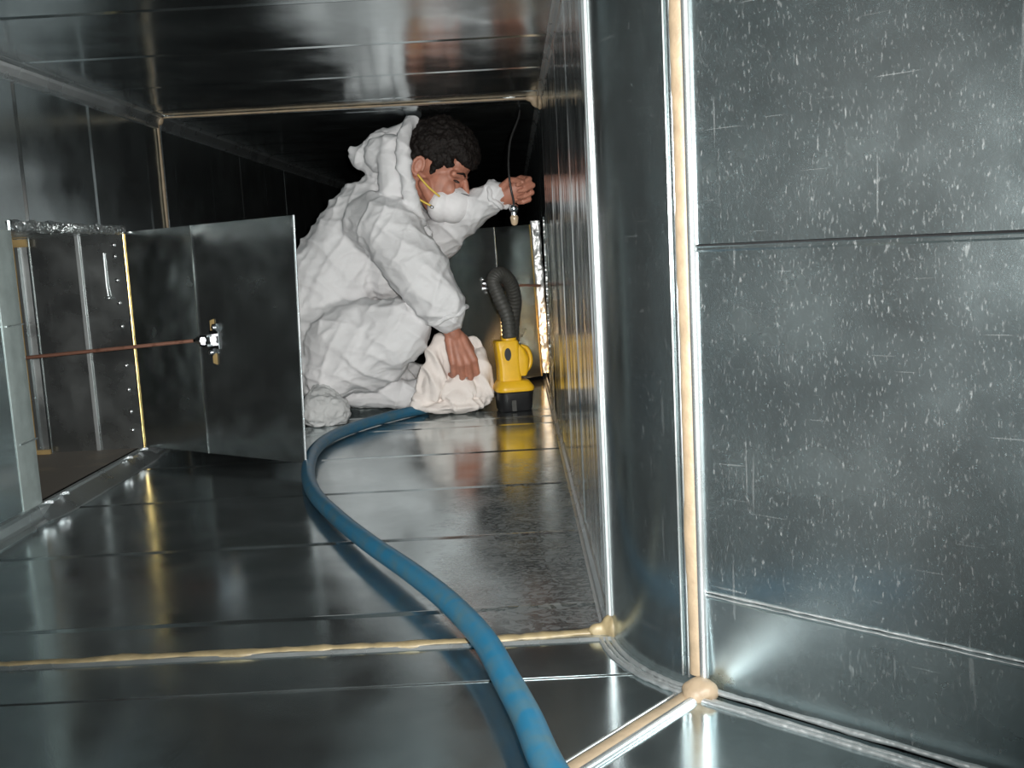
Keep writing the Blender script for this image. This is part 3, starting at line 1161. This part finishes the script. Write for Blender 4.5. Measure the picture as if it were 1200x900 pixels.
# hands
hand(B, WR, V3(.30, -.10, -.95), V3(-.35, .9, -.1), 1.12, (34, 40, 26), 1, (.75, .35), .03)
hand(B, WL, V3(.93, -.05, .26), V3(.10, -.95, -.30), 1.02, (62, 88, 50), -1, (.75, .45), .0, 50)
body = link('body', remeshed(B, 'body', .0036, 3, .45), MT['skin'])
adopt(body, person)

# --- hair: cap of small curls
hb = MB()
rnd = random.Random(3)
for k in range(950):
    u_ = rnd.uniform(-1, 1)
    ph = rnd.uniform(0, 2 * math.pi)
    q = V3(math.sqrt(1 - u_ * u_) * math.cos(ph), math.sqrt(1 - u_ * u_) * math.sin(ph), u_)
    f_, s_, z_ = -.008 + q[0] * .104, q[1] * .078, .046 + q[2] * .098
    if f_ > .066 and z_ < .060 or f_ > .03 and z_ < .036 or f_ > -.012 and z_ < .022 or z_ < -.045:
        continue
    if f_ > -.055 and z_ < .012:
        continue
    r_ = rnd.uniform(.012, .021) * (1.25 if z_ > .07 else 1)
    hb.ball(H(f_, s_, z_), r_, seg=8, rings=6)
for s in (-1, 1):
    hb.ellipsoid(H(.012, .071 * s, .010), (HF * .012, HS * .007, HU * .026))
hme = remeshed(hb, 'hair', .004, 1)
co, no = get_co(hme), get_no(hme)
co = co + no * np.array([[.004 * noise.noise(Vector(p * 95)) + .003 * noise.noise(Vector(p * 200))] for p in co])
set_co(hme, co)
adopt(link('hair', hme, MT['hair']), person)
# eyes and brows
MT['eye'] = simple('eye', (.05, .035, .03), .2, var=.05)
for s in (-1, 1):
    mb = MB()
    mb.ellipsoid(H(.080, .034 * s, -.001), (HF * .011, HS * .012, HU * .0045))
    adopt(mb.build('eye', MT['eye'], smooth=True), person)
    mb = MB()
    mb.tube([H(.093, .014 * s, .022), H(.090, .030 * s, .027), H(.076, .052 * s, .020)], [.003, .004, .002], 8)
    adopt(mb.build('eyebrow', MT['hair'], smooth=True), person)
# respirator
mb = MB()
mb.ellipsoid(H(.090, 0, -.066), (HF * .056, HS * .056, HU * .058))
mb.ellipsoid(H(.088, 0, -.038), (HF * .052, HS * .030, HU * .030))
mb.ellipsoid(H(.058, 0, -.078), (HF * .046, HS * .068, HU * .058))
rsp = link('respirator_mask', remeshed(mb, 'respirator_mask', .003, 6), MT['mask'])
adopt(rsp, person)
info(rsp, 'white cup dust mask')
for (a, b_, c_) in ((H(-.020, .084, -.028), H(.022, .076, -.048), H(.062, .070, -.060)), (H(-.025, .070, -.075), H(.010, .072, -.090), H(.048, .066, -.094))):
    mb = MB()
    mb.tube(spline([a, b_, c_], 6), .0032, 8)
    o = mb.build('strap', MT['strap'], smooth=True)
    o.parent = rsp
    o.matrix_parent_inverse = (Matrix.Translation(Vector(person.location)) @ rsp.matrix_parent_inverse).inverted()
    info(o, 'yellow elastic strap')
for nm, p_, m_ in (('staple', H(.052, .070, -.096), MT['chrome']), ('nose_clip', None, MT['black'])):
    mb = MB()
    if p_ is not None:
        mb.ellipsoid(p_, (HF * .008, HS * .004, HU * .005), seg=10, rings=6)
    else:
        mb.tube(spline([H(.092, .036, -.030), H(.118, .020, -.024), H(.132, 0, -.024), H(.118, -.020, -.024)], 6), .0014, 6)
    o = mb.build(nm, m_, smooth=True)
    o.parent = rsp
    o.matrix_parent_inverse = (Matrix.Translation(Vector(person.location)) @ rsp.matrix_parent_inverse).inverted()

# --- coverall
C = MB()
C.capsule(at(470, 218, 3.46), at(434, 264, 3.46), .095, .150)
C.capsule(at(434, 264, 3.46), at(392, 330, 3.47), .150, .165)
C.capsule(at(392, 330, 3.47), at(374, 398, 3.47), .165, .185)
C.ellipsoid(at(455, 300, 3.44), (X_ * .10, Y_ * .13, Z_ * .16))
# right sleeve, pulled up to mid forearm
C.capsule(at(440, 262, 3.34), at(456, 268, 3.25), .105, .098)
C.capsule(at(456, 268, 3.25), at(492, 320, 3.18), .098, .092)
C.capsule(at(492, 320, 3.18), at(516, 355, 3.17), .092, .078)
C.capsule(at(516, 355, 3.17), at(522, 365, 3.175), .076, .068)
# left sleeve
C.capsule(CH, SL, .10, .09)
C.capsule(SL, EL_, .085, .068)
C.capsule(EL_, at(545, 250, 3.36), .068, .060)
C.capsule(at(545, 250, 3.36), at(578, 230, 3.30), .060, .048)
# right leg folded: thigh, shin and the baggy cloth between
C.capsule(at(378, 396, 3.38), at(466, 385, 3.24), .125, .098)
C.capsule(at(470, 380, 3.24), at(478, 385, 3.22), .080, .070)
C.capsule(at(468, 392, 3.24), at(388, 438, 3.26), .098, .088)
C.ellipsoid(at(420, 408, 3.28), (X_ * .18, Y_ * .12, Z_ * .145))
C.capsule(at(372, 440, 3.30), at(386, 455, 3.26), .090, .055)
# left leg, kneeling
C.capsule(at(385, 408, 3.57), at(486, 452, 3.50), .115, .075)
C.capsule(at(486, 458, 3.46), at(425, 464, 3.46), .066, .055)
C.capsule(at(498, 460, 3.32), at(415, 466, 3.33), .050, .036)
C.capsule(at(470, 452, 3.38), at(420, 458, 3.40), .055, .05)
# hood fallen behind the head
C.capsule(at(470, 215, 3.42), at(452, 185, 3.44), .075, .085)
C.capsule(at(452, 185, 3.44), at(424, 183, 3.44), .085, .040)
C.capsule(at(424, 182, 3.42), at(412, 174, 3.42), .036, .012)
C.capsule(at(456, 172, 3.42), at(468, 163, 3.42), .066, .050)
rim = spline([at(484, 143, 3.33), at(476, 151, 3.27), at(472, 172, 3.22), at(474, 200, 3.21), at(481, 228, 3.23), at(492, 258, 3.26)], 5)
for p, q in zip(rim[:-1], rim[1:]):
    C.capsule(p, q, .022, .022, 10, 3)
rim2 = spline([at(484, 143, 3.38), at(486, 150, 3.50), at(478, 185, 3.58), at(480, 230, 3.58)], 5)
for p, q in zip(rim2[:-1], rim2[1:]):
    C.capsule(p, q, .020, .020, 10, 3)
C.capsule(at(462, 158, 3.40), at(481, 145, 3.36), .032, .020)
C.capsule(at(460, 172, 3.30), at(462, 215, 3.28), .045, .055)
C.capsule(at(448, 180, 3.34), at(460, 172, 3.30), .06, .045)
C.capsule(at(465, 230, 3.34), at(490, 275, 3.32), .055, .045)
sme = remeshed(C, 'coverall', .006, 6, .5)
co, no = get_co(sme), get_no(sme)


def crease(p, ax, k, mul, seed):
    """long folds lying across the pull of the cloth: noise squeezed along ax"""
    q = Vector(p) * k
    q = q + noise.noise_vector(q * .7) * .22 + Vector((seed, seed * 1.7, seed * .6))
    q = q + Vector(ax) * (q.dot(Vector(ax)) * (mul - 1))
    v = max(0.0, 1 - abs(noise.noise(q)) * 2.4)
    return v * v


axes = [Vector(t).normalized() for t in ((.55, .2, .8), (.9, .1, -.45), (-.2, -.5, .85))]
disp = np.zeros(len(co))
for i, p in enumerate(co):
    disp[i] = .0085 * crease(p, axes[0], 4.5, 4.2, 1.0) + .0060 * crease(p, axes[1], 6.0, 3.6, 5.0) + .0026 * crease(p, axes[2], 11, 3.5, 9.0) - .006
co = co + no * disp[:, None]
co[:, 2] = np.clip(co[:, 2], .006, ZC - .006)
set_co(sme, co)
suit = link('coverall', sme, MT['suit'])
adopt(suit, person)
info(suit, 'creased white hooded coverall')
# gathered cuff hems
for nm, c_, ax, r_ in (('cuff', at(524, 369, 3.172), ER_ - WR, .062), ('cuff', at(583.5, 228.5, 3.292), EL_ - WL, .043)):
    ax = ax / np.linalg.norm(ax)
    u1 = np.cross(ax, Z_)
    u1 /= np.linalg.norm(u1)
    u2 = np.cross(ax, u1)
    ring = []
    for k in range(41):
        a = 2 * math.pi * k / 40
        rr = r_ * (1 + .05 * math.sin(a * 7) + .04 * math.sin(a * 11 + 1))
        ring.append(c_ + rr * (math.cos(a) * u1 + math.sin(a) * u2) + ax * .004 * math.sin(a * 5))
    mb = MB()
    mb.tube(ring, .008, 8, cap=False)
    o = mb.build(nm, MT['suit'], smooth=True)
    o.parent = suit
    o.matrix_parent_inverse = (Matrix.Translation(Vector(person.location)) @ suit.matrix_parent_inverse).inverted()


def crumple(me, a1, k1, a2, k2, zmin=.002):
    co, no = get_co(me), get_no(me)
    d = np.array([a1 * (1 - 2.2 * abs(noise.noise(Vector(p * k1)))) + a2 * (1 - 2 * abs(noise.noise(Vector(p * k2) + Vector((3, 1, 2))))) for p in co])
    co = co + no * d[:, None]
    co[:, 2] = np.maximum(co[:, 2], zmin)
    set_co(me, co)


# shoe covers
for k, pts_ in enumerate((((at(384, 458, 3.26), .046), (onfloor(374, 482, .045), .052), (onfloor(392, 482, .042), .044)),
                          ((at(424, 465, 3.46), .045), (at(452, 462, 3.40), .036), (at(480, 463, 3.40), .030)))):
    mb = MB()
    for (p, r0), (q, r1) in zip(pts_[:-1], pts_[1:]):
        mb.capsule(p, q, r0, r1)
    me = remeshed(mb, 'shoe_cover', .004, 4)
    crumple(me, .006, 26, .004, 60)
    adopt(info(link('shoe_cover', me, MT['cover']), 'bunched greyish shoe cover'), person)

# ------------------------------------------------------------------ cloth in his right hand
mb = MB()
Yc = 3.24
mb.capsule(at(514, 405, Yc), at(507, 455, Yc - .01), .026, .044)
mb.capsule(at(520, 401, Yc + .03), at(534, 410, Yc + .06), .026, .028)
mb.capsule(at(561, 414, Yc + .02), at(564, 458, Yc), .018, .036)
mb.capsule(at(555, 405, Yc + .05), at(558, 440, Yc + .05), .022, .032)
mb.capsule(at(540, 436, Yc + .02), at(538, 468, Yc - .02), .030, .046)
mb.ellipsoid(at(535, 457, Yc + .02), (X_ * .095, Y_ * .07, Z_ * .05))
mb.capsule(at(505, 462, Yc - .02), at(488, 476, Yc - .03), .034, .020)
mb.capsule(at(560, 468, Yc), at(571, 466, Yc + .03), .030, .012)
mb.ellipsoid(at(536, 430, Yc + .07), (X_ * .05, Y_ * .04, Z_ * .07))
mb.ellipsoid(at(528, 476, Yc - .02), (X_ * .115, Y_ * .06, Z_ * .016))
mb.ellipsoid(at(540, 470, Yc + .02), (X_ * .10, Y_ * .08, Z_ * .024))
me = remeshed(mb, 'cloth', .004, 5)
co, no = get_co(me), get_no(me)
fold = np.array([(.018 if p[2] > .05 else .010) * max(0., 1 - 2.6 * abs(noise.noise(Vector((p[0] * 21 + p[2] * 5, p[1] * 21, p[2] * 5))))) + .004 * noise.noise(Vector((p[0] * 24, p[1] * 24, p[2] * 30))) for p in co])
co = co + no * (fold - .004)[:, None]
co[:, 2] = np.maximum(co[:, 2], .002)
set_co(me, co)
o = link('cloth', me, MT['rag'], smooth=True)
info(o, 'crumpled white cloth bunched on the floor under the right hand of the worker', 'cloth')

# ------------------------------------------------------------------ yellow work light
MT['yellow'] = simple('yellow plastic', (.78, .45, .015), .38, var=.06)
MT['blackplastic'] = simple('black plastic', (.014, .014, .015), .38, var=.2)
MT['neck'] = simple('grey ribbed neck', (.045, .045, .04), .6)
FLP = onfloor(603, 480)
fl_ = empty('work_light', Vector(FLP))
info(fl_, 'yellow cordless light with a black battery base and bent grey neck standing on the floor', 'light')
ang_ = math.radians(12)
FA, FB = V3(math.cos(ang_), math.sin(ang_), 0), V3(-math.sin(ang_), math.cos(ang_), 0)   # right, back


def rrect(wx, wy, rc, n=6):
    out = []
    for cx, cy, a0 in ((1, 1, 0), (-1, 1, 90), (-1, -1, 180), (1, -1, 270)):
        for k in range(n + 1):
            a = math.radians(a0 + 90 * k / n)
            out.append((cx * (wx - rc) + rc * math.cos(a), cy * (wy - rc) + rc * math.sin(a)))
    return out


def loft(levels, name, m, ang=35):
    """levels: (z, half width, half depth, corner radius, shift right)"""
    mb = MB()
    vs, fs = [], []
    K = None
    for z, wx, wy, rc, sh in levels:
        ring = rrect(wx, wy, rc)
        K = len(ring)
        vs += [FLP + FA * (x + sh) + FB * y + Z_ * z for x, y in ring]
    for i in range(len(levels) - 1):
        for j in range(K):
            fs.append((i * K + j, i * K + (j + 1) % K, (i + 1) * K + (j + 1) % K, (i + 1) * K + j))
    fs += [tuple(range(K))[::-1], tuple(range((len(levels) - 1) * K, len(levels) * K))]
    mb.add(vs, fs)
    o = mb.build(name, m, angle=ang)
    adopt(o, fl_)
    return o


base = loft([(.001, .050, .044, .024, 0), (.006, .053, .047, .025, 0), (.060, .058, .052, .028, 0), (.063, .056, .05, .027, 0)], 'battery_base', MT['blackplastic'])
mb = MB()
mb.obox(FLP + FA * -.018 - FB * .0545 + Z_ * .004, FA * .014, FB * .01, Z_ * .034)
sl = mb.build('latch', MT['neck'])
sl.parent = base
sl.matrix_parent_inverse = (Matrix.Translation(Vector(fl_.location)) @ base.matrix_parent_inverse).inverted()
loft([(.064, .060, .053, .028, 0), (.070, .062, .055, .03, 0), (.078, .060, .053, .028, 0), (.094, .050, .045, .026, -.002), (.097, .046, .042, .024, -.003)], 'collar', MT['yellow'])
loft([(.095, .036, .036, .014, -.012), (.14, .035, .035, .014, -.013), (.19, .036, .035, .013, -.016), (.218, .037, .034, .012, -.018), (.224, .034, .031, .012, -.018)], 'body', MT['yellow'])
loft([(.110, .012, .030, .010, .028), (.125, .022, .032, .014, .026), (.165, .026, .032, .016, .026), (.195, .018, .030, .012, .020), (.212, .008, .026, .007, .012)], 'rear_housing', MT['yellow'])
loft([(.222, .024, .024, .018, -.008), (.236, .024, .024, .018, -.008), (.238, .020, .02, .016, -.008)], 'neck_socket', MT['yellow'])
# oval switch in a raised surround
for nm, r1, r2, dep, m_ in (('switch_surround', .019, .032, .004, MT['yellow']), ('switch', .0105, .020, .007, MT['blackplastic'])):
    mb = MB()
    cc_ = FLP + FA * -.020 - FB * .0335 + Z_ * .182
    k = 24
    ring = [cc_ + FA * r1 * math.cos(2 * math.pi * i / k) + Z_ * r2 * math.sin(2 * math.pi * i / k) for i in range(k)]
    mb.add(ring + [p - FB * dep * 1.0 for p in ring], [tuple(range(k, 2 * k))] + [(i, (i + 1) % k, k + (i + 1) % k, k + i) for i in range(k)])
    o = mb.build(nm, m_, angle=40)
    adopt(o, fl_)
mb = MB()
mb.tube(spline([FLP + FA * .030 + Z_ * .202, FLP + FA * .050 + Z_ * .192, FLP + FA * .060 + Z_ * .165, FLP + FA * .056 + Z_ * .138, FLP + FA * .038 + Z_ * .116], 8), .0075, 10)
adopt(mb.build('handle', MT['yellow'], smooth=True), fl_)
npts = spline([at(597, 396, 3.22), at(594, 370, 3.22), at(583, 344, 3.21), at(578, 329, 3.21), at(586, 321, 3.23), at(597, 330, 3.27), at(603, 350, 3.31), at(601, 375, 3.34), at(600, 400, 3.36)], 16)
mb = MB()
mb.tube(npts, [.0215 + (.0018 if k % 3 else -.0012) for k in range(len(npts))], 14)
adopt(mb.build('flexible_neck', MT['neck'], smooth=True), fl_)
# lamp head behind the body, aimed at the right opening
LH = at(600, 412, 3.37)
LD = V3(.055, 3.93, .10) - LH
LD /= np.linalg.norm(LD)
mb = MB()
mb.tube([LH - LD * .035, LH - LD * .01, LH + LD * .02, LH + LD * .03], [.02, .028, .034, .034], 20)
lh = mb.build('lamp_head', MT['blackplastic'], angle=40)
adopt(lh, fl_)
em, nt, b = mat('glowing bulb')
b.inputs['Base Color'].default_value = (1, .8, .5, 1)
b.inputs['Emission Color'].default_value = (1, .62, .28, 1)
b.inputs['Emission Strength'].default_value = 12
mb = MB()
mb.ellipsoid(LH + LD * .034, (np.cross(LD, Z_) * .02, np.cross(LD, np.cross(LD, Z_)) * .02, LD * .006))
o = mb.build('lamp_lens', em, smooth=True)
o.parent = lh
o.matrix_parent_inverse = (Matrix.Translation(Vector(fl_.location)) @ lh.matrix_parent_inverse).inverted()
spot('work_light_beam', LH + LD * .045, LD, 14, math.radians(62), .7, .012, (1, .55, .22))

# ------------------------------------------------------------------ cable in his left hand
MT['cord'] = simple('black rubber cord', (.02, .02, .02), .5)
MT['bulb'] = simple('amber glass', (.55, .42, .28), .15, var=.2)
ct = at(609, 127, 3.33)
ct[2] = ZC - .006
cab = empty('hanging_cable', Vector(ct))
info(cab, 'thin black cable with a shiny metal end hanging from the ceiling into the raised hand', 'cable')
mb = MB()
mb.tube(spline([ct, at(607, 140, 3.31), at(598.5, 163, 3.27), at(596, 185, 3.24), at(596.5, 205, 3.215), at(599, 222, 3.21), at(602, 236, 3.22), at(602, 243, 3.23)], 8), .0034, 8)
adopt(mb.build('cord', MT['cord'], smooth=True), cab)
mb = MB()
q0 = at(602, 242, 3.23)
mb.ball(q0 - Z_ * .006, .015, seg=14, rings=8)
mb.tube([q0 - Z_ * .018, q0 - Z_ * .030], .009, 12)
adopt(mb.build('metal_collar', MT['chrome'], angle=50), cab)
mb = MB()
mb.capsule(q0 - Z_ * .036, q0 - Z_ * .048, .013, .011)
adopt(mb.build('amber_tip', MT['bulb'], smooth=True), cab)
